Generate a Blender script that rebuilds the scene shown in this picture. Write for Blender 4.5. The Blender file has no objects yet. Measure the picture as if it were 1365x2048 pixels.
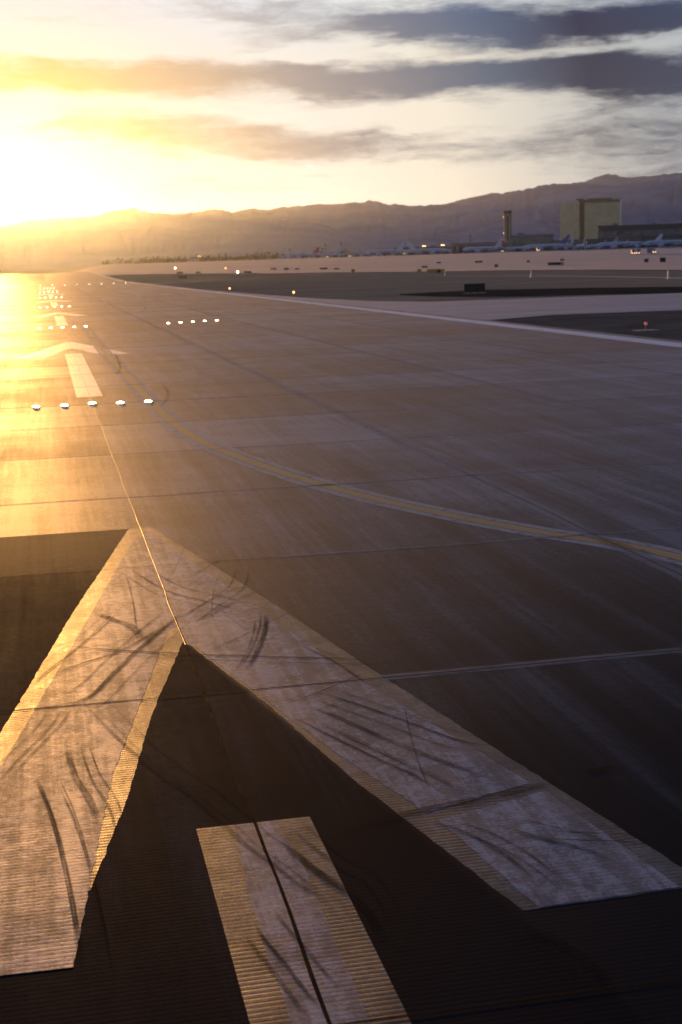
import bpy, bmesh, math, random
from mathutils import Vector, Matrix, noise as mnoise

random.seed(7)
S = bpy.context.scene
COL = S.collection
R = math.radians

# ------------------------------------------------------------------ camera
YAW, PITCH, ROLL, FPX, CX, EYE = .199, -.1733, -.0317, 2844., -1.4025, 4.5
fw = Vector((math.sin(YAW)*math.cos(PITCH), math.cos(YAW)*math.cos(PITCH), math.sin(PITCH)))
_r = Vector((math.cos(YAW), -math.sin(YAW), 0)); _u = _r.cross(fw)
rt = math.cos(ROLL)*_r + math.sin(ROLL)*_u
up = -math.sin(ROLL)*_r + math.cos(ROLL)*_u
cam_d = bpy.data.cameras.new('camera'); cam = bpy.data.objects.new('camera', cam_d); COL.objects.link(cam)
cam_d.sensor_fit = 'VERTICAL'; cam_d.sensor_height = 36; cam_d.sensor_width = 24; cam_d.lens = 50
cam_d.clip_start = .1; cam_d.clip_end = 60000
M = Matrix((rt, up, -fw)).transposed().to_4x4(); M.translation = (CX, 0, EYE)
cam.matrix_world = M
cam_d.dof.use_dof = True; cam_d.dof.focus_distance = 17; cam_d.dof.aperture_fstop = 2.6
S.camera = cam
EYEP = Vector((CX, 0, EYE))

def ray(px, py):
    return ((px-682.5)/FPX*rt + (1024-py)/FPX*up + fw).normalized()
def azel(px, py):
    d = ray(px, py)
    return math.degrees(math.atan2(d.x, d.y)), math.degrees(math.asin(d.z))

# ------------------------------------------------------------------ sun, exposure
SUN_AZ, SUN_EL = -1.95, 2.85
sun_dir = Vector((math.sin(R(SUN_AZ))*math.cos(R(SUN_EL)), math.cos(R(SUN_AZ))*math.cos(R(SUN_EL)), math.sin(R(SUN_EL))))
sl = bpy.data.lights.new('sun', 'SUN'); sl.energy = 5.0; sl.angle = R(.53); sl.color = (1, .46, .11)
so = bpy.data.objects.new('sun', sl); COL.objects.link(so)
so.rotation_euler = sun_dir.to_track_quat('Z', 'Y').to_euler(); so.location = (0, 0, 900)
vs = S.view_settings
vs.view_transform = 'Standard'; vs.look = 'None'; vs.exposure = 0; vs.gamma = 1; vs.use_curve_mapping = False
HAZE_DENSITY = 1.7e-5; HAZE_G = .875; HAZE_COL = (.64, .78, 1)

# ------------------------------------------------------------------ sky
world = bpy.data.worlds.new('World'); S.world = world; world.use_nodes = True
nt = world.node_tree; nt.nodes.clear()
def mk(nt, t, **k):
    n = nt.nodes.new(t)
    for a, b in k.items(): setattr(n, a, b)
    return n
def put(nt, sock, v):
    if hasattr(v, 'is_output'): nt.links.new(v, sock)
    else: sock.default_value = v
def MA(nt, op, a, b=None, c=None, clamp=False):
    n = mk(nt, 'ShaderNodeMath', operation=op, use_clamp=clamp)
    put(nt, n.inputs[0], a)
    if b is not None: put(nt, n.inputs[1], b)
    if c is not None: put(nt, n.inputs[2], c)
    return n.outputs[0]
def VM(nt, op, a, b=None, scale=None):
    n = mk(nt, 'ShaderNodeVectorMath', operation=op)
    put(nt, n.inputs[0], a)
    if b is not None: put(nt, n.inputs[1], b)
    if scale is not None: put(nt, n.inputs['Scale'], scale)
    return n.outputs['Value'] if op in ('DOT_PRODUCT', 'LENGTH') else n.outputs[0]
def RANGE(nt, v, a, b, c=0., d=1., smooth=True):
    n = mk(nt, 'ShaderNodeMapRange'); n.clamp = True
    if smooth: n.interpolation_type = 'SMOOTHSTEP'
    put(nt, n.inputs[0], v); n.inputs[1].default_value = a; n.inputs[2].default_value = b
    n.inputs[3].default_value = c; n.inputs[4].default_value = d
    return n.outputs[0]
def MIX(nt, f, a, b, blend='MIX'):
    n = mk(nt, 'ShaderNodeMix', data_type='RGBA', blend_type=blend)
    put(nt, n.inputs[0], f)
    for s, v in ((n.inputs[6], a), (n.inputs[7], b)):
        if isinstance(v, tuple): v = (*v[:3], 1)
        put(nt, s, v)
    return n.outputs[2]
def RAMP(nt, f, stops, interp='LINEAR'):
    n = mk(nt, 'ShaderNodeValToRGB'); put(nt, n.inputs[0], f)
    cr = n.color_ramp; cr.interpolation = interp
    while len(cr.elements) < len(stops): cr.elements.new(.5)
    for e, (p, c) in zip(cr.elements, stops):
        e.position = p; e.color = (*(c if isinstance(c, tuple) else (c, c, c)), 1)
    return n.outputs[0]
def NOISE(nt, vec, scale, detail=4, rough=.55, dist=0.):
    n = mk(nt, 'ShaderNodeTexNoise'); put(nt, n.inputs['Vector'], vec)
    n.inputs['Scale'].default_value = scale; n.inputs['Detail'].default_value = detail
    n.inputs['Roughness'].default_value = rough; n.inputs['Distortion'].default_value = dist
    return n.outputs[0]
def XYZ(nt, v):
    n = mk(nt, 'ShaderNodeSeparateXYZ'); put(nt, n.inputs[0], v); return n.outputs
def CXYZ(nt, x, y, z):
    n = mk(nt, 'ShaderNodeCombineXYZ')
    for s, v in zip(n.inputs, (x, y, z)): put(nt, s, v)
    return n.outputs[0]

def build_sky(nt):
    tc = mk(nt, 'ShaderNodeTexCoord')
    d = VM(nt, 'NORMALIZE', tc.outputs['Generated'])
    x, y, z = XYZ(nt, d)
    az = MA(nt, 'MULTIPLY', MA(nt, 'ARCTAN2', x, y), 57.2958)
    el = MA(nt, 'MULTIPLY', MA(nt, 'ARCSINE', z), 57.2958)
    ang = MA(nt, 'MULTIPLY', MA(nt, 'ARCCOSINE', MA(nt, 'MINIMUM', VM(nt, 'DOT_PRODUCT', d, tuple(sun_dir)), .99999)), 57.2958)
    # turbulence in direction space, stretched along the horizon
    base = CXYZ(nt, MA(nt, 'MULTIPLY', az, .09), MA(nt, 'MULTIPLY', el, .33), 0)
    w1 = MA(nt, 'SUBTRACT', NOISE(nt, base, 1.3, 5, .6), .5)
    w2 = MA(nt, 'SUBTRACT', NOISE(nt, VM(nt, 'ADD', base, (7.3, 3.1, 0)), 1.7, 5, .6), .5)
    az2 = MA(nt, 'MULTIPLY_ADD', w1, 9.0, az)
    el2 = MA(nt, 'MULTIPLY_ADD', w2, 2.2, el)
    blobs = [  # photo x, y, half width, half height, amount
        (1180, 40, 430, 40, 1.35), (760, 48, 170, 24, .55), (1050, 140, 300, 42, 1.15), (1340, 170, 220, 42, .95),
        (640, 168, 300, 30, .72), (200, 150, 330, 40, 1.15), (470, 70, 120, 34, .35), (520, 4, 170, 20, .6),
        (600, 288, 230, 28, .92), (260, 262, 240, 26, .85), (930, 300, 170, 22, .45), (1260, 270, 190, 46, .55),
        (450, 375, 330, 26, .38), (1340, 330, 150, 30, .5), (610, 348, 120, 9, .35), (930, 215, 60, 12, .3),
        (620, 112, 240, 20, -.6), (1180, 92, 260, 13, -.55), (150, 95, 260, 22, -.4), (150, 25, 200, 16, .35), (760, 352, 260, 26, -.55),
        (720, 235, 300, 22, -.35), (60, 330, 180, 90, -.3)]
    acc = None
    for px, py, sx, sy, amp in blobs:
        a, e = azel(px, py); k = 57.2958/FPX
        da = MA(nt, 'MULTIPLY', MA(nt, 'SUBTRACT', az2, a), 1/(sx*k))
        # bands run parallel to the photo's slightly canted cloud streets
        de = MA(nt, 'MULTIPLY', MA(nt, 'SUBTRACT', el2, e), 1/(sy*k))
        q = MA(nt, 'ADD', MA(nt, 'MULTIPLY', da, da), MA(nt, 'MULTIPLY', de, de))
        g = MA(nt, 'MULTIPLY', MA(nt, 'EXPONENT', MA(nt, 'MULTIPLY', q, -1.)), amp)
        acc = g if acc is None else MA(nt, 'ADD', acc, g)
    f1 = MA(nt, 'SUBTRACT', NOISE(nt, CXYZ(nt, MA(nt, 'MULTIPLY', az2, .16), MA(nt, 'MULTIPLY', el2, .85), 2.), 1., 7, .62, .6), .5)
    f2 = MA(nt, 'SUBTRACT', NOISE(nt, CXYZ(nt, MA(nt, 'MULTIPLY', az, .5), MA(nt, 'MULTIPLY', el, 3.2), 5.), 1., 6, .6, .4), .5)
    deck = MA(nt, 'MULTIPLY', RANGE(nt, el, 9.5, 16.), .55)
    acc = MA(nt, 'ADD', acc, deck)
    acc = MA(nt, 'MULTIPLY_ADD', f1, 1.05, acc)
    acc = MA(nt, 'MULTIPLY_ADD', f2, .78, acc)
    f3 = MA(nt, 'SUBTRACT', NOISE(nt, CXYZ(nt, MA(nt, 'MULTIPLY', az2, .9), MA(nt, 'MULTIPLY', el2, 2.6), 9.), 1.6, 6, .65, .8), .5)
    acc = MA(nt, 'MULTIPLY_ADD', f3, .32, acc)
    cl = RANGE(nt, acc, .02, 1.05)
    t = MA(nt, 'DIVIDE', ang, 40., clamp=True)
    clear = RAMP(nt, t, [(0, (.66, .60, .50)), (.12, (.50, .53, .55)), (.22, (.66, .67, .66)), (.3, (.78, .77, .74)), (.45, (.86, .80, .68)), (.62, (.52, .53, .52)), (1, (.35, .44, .60))])
    cloud = RAMP(nt, t, [(0, (.50, .26, .08)), (.11, (.44, .22, .07)), (.20, (.38, .30, .24)), (.32, (.27, .27, .30)), (.50, (.062, .115, .20)), (.59, (.006, .022, .066)), (1, (.12, .155, .22))])
    sky = mk(nt, 'ShaderNodeTexSky', sky_type='NISHITA'); sky.sun_disc = False
    sky.sun_elevation = R(SUN_EL); sky.sun_rotation = R(SUN_AZ); sky.altitude = 600; sky.dust_density = 1.5
    hi = RANGE(nt, el, 9.5, 30.)
    cust = MIX(nt, cl, clear, cloud)
    cust = MIX(nt, RANGE(nt, el, 7.2, 10.2), cust, MIX(nt, 1., cust, (.88, 1., 1.16), 'MULTIPLY'))
    dim = MIX(nt, RANGE(nt, el, 9., 24.), (1., 1., 1.), (.29, .42, .72))
    cust = MIX(nt, 1., cust, dim, 'MULTIPLY')
    aur = MA(nt, 'ADD', MA(nt, 'MULTIPLY', MA(nt, 'EXPONENT', MA(nt, 'DIVIDE', ang, -1.3)), 1.5),
             MA(nt, 'MULTIPLY', MA(nt, 'EXPONENT', MA(nt, 'DIVIDE', ang, -4.)), .10))
    glow = VM(nt, 'SCALE', (1., .66, .26), scale=aur)
    cust = VM(nt, 'ADD', cust, glow)
    cust = VM(nt, 'SCALE', cust, scale=10.)
    nish = VM(nt, 'SCALE', sky.outputs[0], scale=1.)
    full = MIX(nt, MA(nt, 'MULTIPLY', hi, .45), cust, nish)
    bg = mk(nt, 'ShaderNodeBackground'); put(nt, bg.inputs[0], full); bg.inputs[1].default_value = .1
    out = mk(nt, 'ShaderNodeOutputWorld'); nt.links.new(bg.outputs[0], out.inputs[0])
build_sky(nt)

# ------------------------------------------------------------------ helpers
def sstep(a, b, v):
    t = max(0., min(1., (v-a)/(b-a))); return t*t*(3-2*t)
def gz(x, y):
    d = math.hypot(x-CX, y)
    if d < 480: return 0.
    az = abs(math.degrees(math.atan2(x, y)))
    Z = 3 + 7*sstep(.7, 2.6, az)
    if az > 60: Z = 3
    return Z*sstep(480, 1500, d) + max(0, d-1500)*.0035
def at(px, py, lift=0.):
    """the point of the ground seen at photo pixel px, py"""
    d = ray(px, py); t = 3.
    while t < 9000:
        p = EYEP + d*t
        if p.z < gz(p.x, p.y):
            lo, hi = t-max(.5, t*.01)-.1, t
            for _ in range(30):
                m = (lo+hi)/2; q = EYEP + d*m
                if q.z < gz(q.x, q.y): hi = m
                else: lo = m
            p = EYEP + d*hi
            return Vector((p.x, p.y, gz(p.x, p.y)+lift))
        t += max(.5, t*.01)
    return far(px, 1500)
def far(px, dist):
    """ground point on the bearing of photo column px (at the horizon) dist metres away"""
    a, _ = azel(px, 510)
    x, y = CX+dist*math.sin(R(a)), dist*math.cos(R(a))
    return Vector((x, y, gz(x, y)))
def W(px, py):
    d = ray(px, py); t = -EYE/d.z
    return CX+d.x*t, d.y*t

def link(name, bm, mat, parent=None, smooth=False):
    me = bpy.data.meshes.new(name)
    bmesh.ops.recalc_face_normals(bm, faces=bm.faces)
    bm.to_mesh(me); bm.free()
    if smooth:
        for p in me.polygons: p.use_smooth = True
    o = bpy.data.objects.new(name, me); COL.objects.link(o)
    if mat: me.materials.append(mat)
    if parent: o.parent = parent
    return o
def thing(name, label, cat, loc=(0, 0, 0), rz=0., group=None):
    o = bpy.data.objects.new(name, None); COL.objects.link(o)
    o.empty_display_size = .3
    o.location = loc; o.rotation_euler = (0, 0, rz); o['label'] = label; o['category'] = cat
    if group: o['group'] = group
    return o
def struct(o, label=None, kind='structure'):
    o['kind'] = kind
    if label: o['label'] = label
    return o
def copy_tree(o, parent=None):
    c = o.copy(); COL.objects.link(c)
    if parent: c.parent = parent
    for ch in o.children: copy_tree(ch, c)
    return c
def dup(o, loc, rz, label):
    c = copy_tree(o); c.location = loc; c.rotation_euler = (0, 0, rz); c['label'] = label
    return c
def box(bm, x0, x1, y0, y1, z0, z1, bev=0.):
    r = bmesh.ops.create_cube(bm, size=1)
    for v in r['verts']:
        v.co = Vector(((x0+x1)/2+v.co.x*(x1-x0), (y0+y1)/2+v.co.y*(y1-y0), (z0+z1)/2+v.co.z*(z1-z0)))
    if bev:
        ed = list({e for v in r['verts'] for e in v.link_edges})
        bmesh.ops.bevel(bm, geom=ed, offset=bev, segments=2, affect='EDGES', profile=.5)
def cyl(bm, p, q, r0, r1=None, n=12, cap=True):
    p, q = Vector(p), Vector(q); r1 = r0 if r1 is None else r1
    a = (q-p).normalized(); s = a.orthogonal().normalized(); t = a.cross(s)
    A = [bm.verts.new(p+r0*(math.cos(2*math.pi*i/n)*s+math.sin(2*math.pi*i/n)*t)) for i in range(n)]
    B = [bm.verts.new(q+r1*(math.cos(2*math.pi*i/n)*s+math.sin(2*math.pi*i/n)*t)) for i in range(n)]
    for i in range(n): bm.faces.new((A[i], A[(i+1) % n], B[(i+1) % n], B[i]))
    if cap: bm.faces.new(A[::-1]); bm.faces.new(B)
def lathe(bm, prof, n=20, axis='Z', zoff=None):
    rings = []
    for k, (r, h) in enumerate(prof):
        o = zoff[k] if zoff else 0
        ring = []
        for i in range(n):
            c, s = math.cos(2*math.pi*i/n)*r, math.sin(2*math.pi*i/n)*r
            ring.append(bm.verts.new((c, s, h) if axis == 'Z' else (h, c, s+o)))
        rings.append(ring)
    for a, b in zip(rings, rings[1:]):
        for i in range(n): bm.faces.new((a[i], a[(i+1) % n], b[(i+1) % n], b[i]))
    bm.faces.new(rings[0][::-1]); bm.faces.new(rings[-1])
def prism(bm, pts, z0, z1):
    A = [bm.verts.new((x, y, z0)) for x, y in pts]; B = [bm.verts.new((x, y, z1)) for x, y in pts]
    n = len(pts)
    for i in range(n): bm.faces.new((A[i], A[(i+1) % n], B[(i+1) % n], B[i]))
    bm.faces.new(A[::-1]); bm.faces.new(B)
def ragged(pts, step=.07, amp=.014):
    out = []
    for (x, y), (a, b) in zip(pts, pts[1:]+pts[:1]):
        n = max(1, min(90, int(math.hypot(a-x, b-y)/step)))
        for k in range(n):
            t = k/n; p, q = x+(a-x)*t, y+(b-y)*t
            if k: p += amp*mnoise.noise(Vector((p*7, q*7, 1)))+.6*amp*mnoise.noise(Vector((p*23, q*23, 5))); q += amp*mnoise.noise(Vector((p*7, q*7, 9)))
            out.append((p, q))
    return out
def sheet(bm, pts, z):
    f = bm.faces.new([bm.verts.new((x, y, z)) for x, y in pts]); return f
def smooth_line(pts, n=8):
    out = []
    P = [Vector(p) for p in pts]
    for i in range(len(P)-1):
        a = P[max(0, i-1)]; b = P[i]; c = P[i+1]; d = P[min(len(P)-1, i+2)]
        for k in range(n):
            t = k/n
            out.append(.5*((2*b)+(-a+c)*t+(2*a-5*b+4*c-d)*t*t+(-a+3*b-3*c+d)*t*t*t))
    out.append(P[-1]); return out
def ribbon(bm, pts, w, z, taper=False, off=0.):
    """flat strip of width w (a number or a function of 0..1) along 2-D points"""
    n = len(pts); L = []
    for i, p in enumerate(pts):
        t = (pts[min(i+1, n-1)]-pts[max(i-1, 0)]).normalized(); s = Vector((-t.y, t.x))
        ww = w(i/(n-1)) if callable(w) else w
        if taper: ww *= max(.55, min(1, 4*i/(n-1)+.4, 4*(1-i/(n-1))+.4))
        zz = z(p.x, p.y) if callable(z) else z
        a = p+s*(off+ww/2); b = p+s*(off-ww/2)
        L.append((bm.verts.new((a.x, a.y, zz)), bm.verts.new((b.x, b.y, zz))))
    uvl = bm.loops.layers.uv.get('along') or bm.loops.layers.uv.new('along')
    for i, ((a, b), (c, d)) in enumerate(zip(L, L[1:])):
        f = bm.faces.new((a, b, d, c))
        for lp, uv in zip(f.loops, ((i, 1), (i, 0), (i+1, 0), (i+1, 1))): lp[uvl].uv = (uv[0]/(n-1), uv[1])

# ------------------------------------------------------------------ materials
def newmat(name):
    m = bpy.data.materials.new(name); m.use_nodes = True
    nt = m.node_tree; b = nt.nodes['Principled BSDF']
    return m, nt, b
def plain(name, col, rough=.6, spec=.5, metal=0., var=.18, scale=.6, emit=None):
    m, nt, b = newmat(name)
    geo = mk(nt, 'ShaderNodeTexCoord')
    n = NOISE(nt, geo.outputs['Object'], scale, 5, .6)
    lo = tuple(c*(1-var) for c in col); hi = tuple(min(1, c*(1+var)) for c in col)
    put(nt, b.inputs['Base Color'], RAMP(nt, n, [(.3, lo), (.7, hi)]))
    put(nt, b.inputs['Roughness'], RANGE(nt, n, .3, .7, max(0, rough-.08), min(1, rough+.08)))
    b.inputs['Specular IOR Level'].default_value = spec; b.inputs['Metallic'].default_value = metal
    if emit:
        b.inputs['Emission Color'].default_value = (*emit[0], 1); b.inputs['Emission Strength'].default_value = emit[1]
    return m

GROOVE = 2*math.pi/.0575
def pavement_tex(nt, paint=None):
    """shared world-space patterns of the runway surface"""
    P = mk(nt, 'ShaderNodeNewGeometry').outputs['Position']
    x, y, z = XYZ(nt, P)
    D = {'P': P, 'x': x, 'y': y}
    D['blotch'] = NOISE(nt, P, .16, 6, .62, .3)
    D['fine'] = NOISE(nt, P, 9., 5, .7)
    D['grit'] = NOISE(nt, P, 90., 3, .7)
    D['streak'] = NOISE(nt, CXYZ(nt, MA(nt, 'MULTIPLY', x, 7.), MA(nt, 'MULTIPLY', y, .22), 1.), 1., 5, .65)
    D['gpatch'] = RANGE(nt, NOISE(nt, P, .55, 5, .65, .4), .38, .62)
    D['lane'] = NOISE(nt, CXYZ(nt, MA(nt, 'MULTIPLY', x, 1.5), MA(nt, 'MULTIPLY', y, .045), 0.), 1., 5, .6)
    D['cross'] = NOISE(nt, CXYZ(nt, MA(nt, 'MULTIPLY', x, .09), MA(nt, 'MULTIPLY', y, .8), 3.), 1., 5, .6)
    wob = MA(nt, 'MULTIPLY', NOISE(nt, CXYZ(nt, MA(nt, 'MULTIPLY', x, .5), MA(nt, 'MULTIPLY', y, 2.), 0.), 1., 2), .6)
    g = MA(nt, 'SINE', MA(nt, 'ADD', MA(nt, 'MULTIPLY', y, GROOVE), wob))
    D['groove'] = RANGE(nt, g, .15, .75)          # 1 inside a groove
    D['gsin'] = g
    # each poured slab has its own tone
    sx = MA(nt, 'FLOOR', MA(nt, 'DIVIDE', x, 7.17)); sy = MA(nt, 'FLOOR', MA(nt, 'DIVIDE', MA(nt, 'SUBTRACT', y, 7.75), 6.9))
    wn = mk(nt, 'ShaderNodeTexWhiteNoise', noise_dimensions='2D'); nt.links.new(CXYZ(nt, sx, sy, 0.), wn.inputs['Vector'])
    D['slab'] = wn.outputs['Value']
    return D
def gscale(nt, v, k): return MA(nt, 'MULTIPLY', v, k)

def mat_runway():
    m, nt, b = newmat('grooved_concrete')
    D = pavement_tex(nt)
    # left of the centre line and nearer than the threshold of the arrow the surface is darker asphalt
    v = MA(nt, 'MULTIPLY_ADD', D['blotch'], .55, .05)
    v = MA(nt, 'MULTIPLY_ADD', D['lane'], .42, v)
    v = MA(nt, 'MULTIPLY_ADD', D['cross'], .22, v)
    v = MA(nt, 'MULTIPLY_ADD', D['fine'], .48, MA(nt, 'SUBTRACT', v, .14))
    v = MA(nt, 'MULTIPLY_ADD', MA(nt, 'SUBTRACT', NOISE(nt, P_ := D['P'], 28., 3, .75), .5), .45, v)
    v = MA(nt, 'MULTIPLY_ADD', MA(nt, 'SUBTRACT', D['grit'], .5), .25, v)
    v = MA(nt, 'MULTIPLY_ADD', D['slab'], .20, MA(nt, 'ADD', v, .05))
    v = MA(nt, 'MULTIPLY_ADD', D['streak'], .34, MA(nt, 'SUBTRACT', v, .19))
    col = RAMP(nt, v, [(.68, (.042, .044, .054)), (.88, (.104, .109, .132)), (1.08, (.205, .212, .245))])
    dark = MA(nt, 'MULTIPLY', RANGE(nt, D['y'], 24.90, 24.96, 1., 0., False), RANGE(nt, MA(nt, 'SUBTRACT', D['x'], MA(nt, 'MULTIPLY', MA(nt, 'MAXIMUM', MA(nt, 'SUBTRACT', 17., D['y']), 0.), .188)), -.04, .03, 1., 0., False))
    near = MA(nt, 'MULTIPLY', RANGE(nt, MA(nt, 'MULTIPLY_ADD', D['lane'], 26., D['y']), 20., 46., 1., 0.), 1.)  # vignette-like darkening toward the camera, put into the colour
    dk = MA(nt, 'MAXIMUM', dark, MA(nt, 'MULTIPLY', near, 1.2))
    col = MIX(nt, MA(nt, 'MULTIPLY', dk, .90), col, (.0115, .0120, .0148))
    # pale concrete only beyond the painted near darkening; grooves go darker still
    col = MIX(nt, MA(nt, 'MULTIPLY', D['groove'], MA(nt, 'MULTIPLY_ADD', D['gpatch'], .5, .08)), col, (.005, .0045, .0045))
    sp = RANGE(nt, D['grit'], .66, .74, 0., .35)
    col = MIX(nt, sp, col, (.16, .14, .12))
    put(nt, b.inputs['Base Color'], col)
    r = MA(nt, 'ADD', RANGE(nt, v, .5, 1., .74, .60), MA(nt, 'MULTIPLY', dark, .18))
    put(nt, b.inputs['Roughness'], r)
    put(nt, b.inputs['Specular IOR Level'], MA(nt, 'MAXIMUM', MA(nt, 'SUBTRACT', MA(nt, 'MULTIPLY_ADD', RANGE(nt, D['y'], 9., 48., 1., 0.), -.485, .50), MA(nt, 'MULTIPLY', dark, .10)), .012))  # reflection also weakened close by, deepening the painted darkening
    bp = mk(nt, 'ShaderNodeBump'); bp.inputs['Strength'].default_value = .09; bp.inputs['Distance'].default_value = .006
    put(nt, bp.inputs['Height'], MA(nt, 'SUBTRACT', MA(nt, 'ADD', D['fine'], MA(nt, 'MULTIPLY', D['grit'], .5)), MA(nt, 'MULTIPLY', D['groove'], .5)))
    nt.links.new(bp.outputs[0], b.inputs['Normal'])
    return m
def mat_paint(name, col, worn, groove, rough, spec, lanes=.3):
    m, nt, b = newmat(name)
    D = pavement_tex(nt)
    v = MA(nt, 'MULTIPLY_ADD', D['fine'], .5, MA(nt, 'MULTIPLY', D['blotch'], .3))
    v = MA(nt, 'MULTIPLY_ADD', D['lane'], lanes, v)
    v = MA(nt, 'MULTIPLY_ADD', NOISE(nt, D['P'], 2.2, 6, .7, .8), .45, v)
    v = MA(nt, 'MULTIPLY_ADD', NOISE(nt, D['P'], 34., 4, .75), .36, MA(nt, 'SUBTRACT', v, .18))
    v = MA(nt, 'MULTIPLY_ADD', D['grit'], .22, v)
    v = MA(nt, 'MULTIPLY_ADD', MA(nt, 'SUBTRACT', D['streak'], .5), .55, v)
    w = RANGE(nt, v, worn-.10, worn+.10)                    # 1 = paint still there
    c = MIX(nt, w, tuple(q*.30 for q in col), col)
    c = MIX(nt, MA(nt, 'MULTIPLY', D['cross'], .35), c, tuple(q*.6 for q in col))
    gm = MA(nt, 'MULTIPLY_ADD', D['gpatch'], groove*.75, groove*.25)
    c = MIX(nt, MA(nt, 'MULTIPLY', D['groove'], gm), c, (.02, .018, .017))
    put(nt, b.inputs['Base Color'], c)
    put(nt, b.inputs['Roughness'], RANGE(nt, v, worn-.2, worn+.2, min(1, rough+.12), rough))
    pt = NOISE(nt, D['P'], 1.15, 5, .65, .5)
    put(nt, b.inputs['Specular IOR Level'], RANGE(nt, pt, .40, .60, spec*.55, spec*1.35))
    bp = mk(nt, 'ShaderNodeBump'); bp.inputs['Strength'].default_value = .4; bp.inputs['Distance'].default_value = .006
    put(nt, bp.inputs['Height'], MA(nt, 'SUBTRACT', MA(nt, 'ADD', D['fine'], MA(nt, 'MULTIPLY', D['grit'], .5)), MA(nt, 'MULTIPLY', D['groove'], MA(nt, 'MULTIPLY', gm, 1.1))))
    nt.links.new(bp.outputs[0], b.inputs['Normal'])
    return m
def mat_soft(name, col, alpha, rough=.7, spec=.3, brk=.5, strands=0., ends=False, soft=.0):
    """thin worn film (rubber, faded paint) that lets the pavement show through where it has worn away"""
    m, nt, b = newmat(name)
    P = mk(nt, 'ShaderNodeNewGeometry').outputs['Position']
    n = MA(nt, 'MULTIPLY_ADD', NOISE(nt, P, 7., 5, .7), .6, MA(nt, 'MULTIPLY', NOISE(nt, P, .9, 4, .6), .4))
    uv = mk(nt, 'ShaderNodeUVMap'); uv.uv_map = 'along'
    u, v, _ = XYZ(nt, uv.outputs[0])
    if strands:
        st = NOISE(nt, CXYZ(nt, MA(nt, 'MULTIPLY', u, 5.), MA(nt, 'MULTIPLY', v, strands), NOISE(nt, P, .3, 2)), 1., 4, .7)
        n = MA(nt, 'MULTIPLY_ADD', st, .75, MA(nt, 'MULTIPLY', n, .3))
    a = RANGE(nt, n, brk-.16, brk+.14, 0., alpha)
    if soft:
        a = MA(nt, 'MULTIPLY', a, RANGE(nt, MA(nt, 'ABSOLUTE', MA(nt, 'SUBTRACT', v, .5)), .5-soft, .5, 1., 0.))
    if ends:
        a = MA(nt, 'MULTIPLY', a, RANGE(nt, MA(nt, 'ABSOLUTE', MA(nt, 'SUBTRACT', u, .5)), .22, .5, 1., 0.))
    b.inputs['Base Color'].default_value = (*col, 1); b.inputs['Roughness'].default_value = rough
    b.inputs['Specular IOR Level'].default_value = spec
    put(nt, b.inputs['Alpha'], a)
    return m
def mat_ground(name, c0, c1, scale, rough=.95, spec=.0, stretch=(1, 1)):
    m, nt, b = newmat(name)
    P = mk(nt, 'ShaderNodeNewGeometry').outputs['Position']; x, y, z = XYZ(nt, P)
    q = CXYZ(nt, MA(nt, 'MULTIPLY', x, stretch[0]), MA(nt, 'MULTIPLY', y, stretch[1]), 0.)
    n = MA(nt, 'MULTIPLY_ADD', NOISE(nt, q, scale, 6, .65, .4), .7, MA(nt, 'MULTIPLY', NOISE(nt, P, scale*14, 4, .7), .3))
    put(nt, b.inputs['Base Color'], RAMP(nt, n, [(.36, c0), (.62, c1)]))
    b.inputs['Roughness'].default_value = rough; b.inputs['Specular IOR Level'].default_value = spec
    return m

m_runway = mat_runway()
m_old = mat_paint('faded_paint', (.115, .118, .128), .92, .62, .44, .33, .25)
m_new = mat_paint('white_paint', (.32, .33, .37), .93, .22, .52, .30, .35)
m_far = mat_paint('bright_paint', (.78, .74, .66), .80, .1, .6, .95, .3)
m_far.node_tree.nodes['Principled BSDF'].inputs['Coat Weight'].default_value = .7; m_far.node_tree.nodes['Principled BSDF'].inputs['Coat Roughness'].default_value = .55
m_edge = mat_paint('edge_paint', (.80, .79, .80), .66, .08, .6, .8, .2)
m_yellow = mat_soft('yellow_paint', (.50, .28, .05), .82, .55, .9, .35)
m_border = mat_soft('border_paint', (.50, .475, .455), .62, .55, .9, .40)
m_rubber = mat_soft('tyre_rubber', (.010, .009, .009), .70, .9, .03, .48, 5., True, .22)
m_rubber_faint = mat_soft('faint_tyre_rubber', (.012, .010, .010), .55, .9, .03, .50, 4., True, .3)
m_seal = plain('joint_sealant', (.008, .007, .007), .48, .28, 0, .3, 3.)
m_seal_dull = plain('old_sealant', (.006, .005, .005), .9, .04, 0, .3, 3.)
m_joint = mat_soft('joint_repair', (.36, .35, .36), .42, .62, .9, .42, 0, False, .35)
m_joint_dark = mat_soft('joint_crack', (.010, .009, .009), .8, .9, .05, .40)
m_soil = mat_ground('desert_soil', (.25, .185, .11), (.46, .35, .23), .05, .95, .0, (.6, 2.2))
m_soil_dark = mat_ground('shaded_soil', (.040, .031, .022), (.085, .068, .050), .3)  # soil colour with the shade of the berm painted in
m_conc = mat_ground('taxiway_concrete', (.19, .19, .225), (.33, .33, .38), .12, .62, .4, (.5, 2.))
m_apron = mat_ground('apron_concrete', (.22, .215, .225), (.38, .37, .385), .02, .8, .3, (.5, 2.5))
m_infield = mat_ground('infield_asphalt', (.10, .080, .060), (.20, .165, .13), .25, .9, .0)

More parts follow.
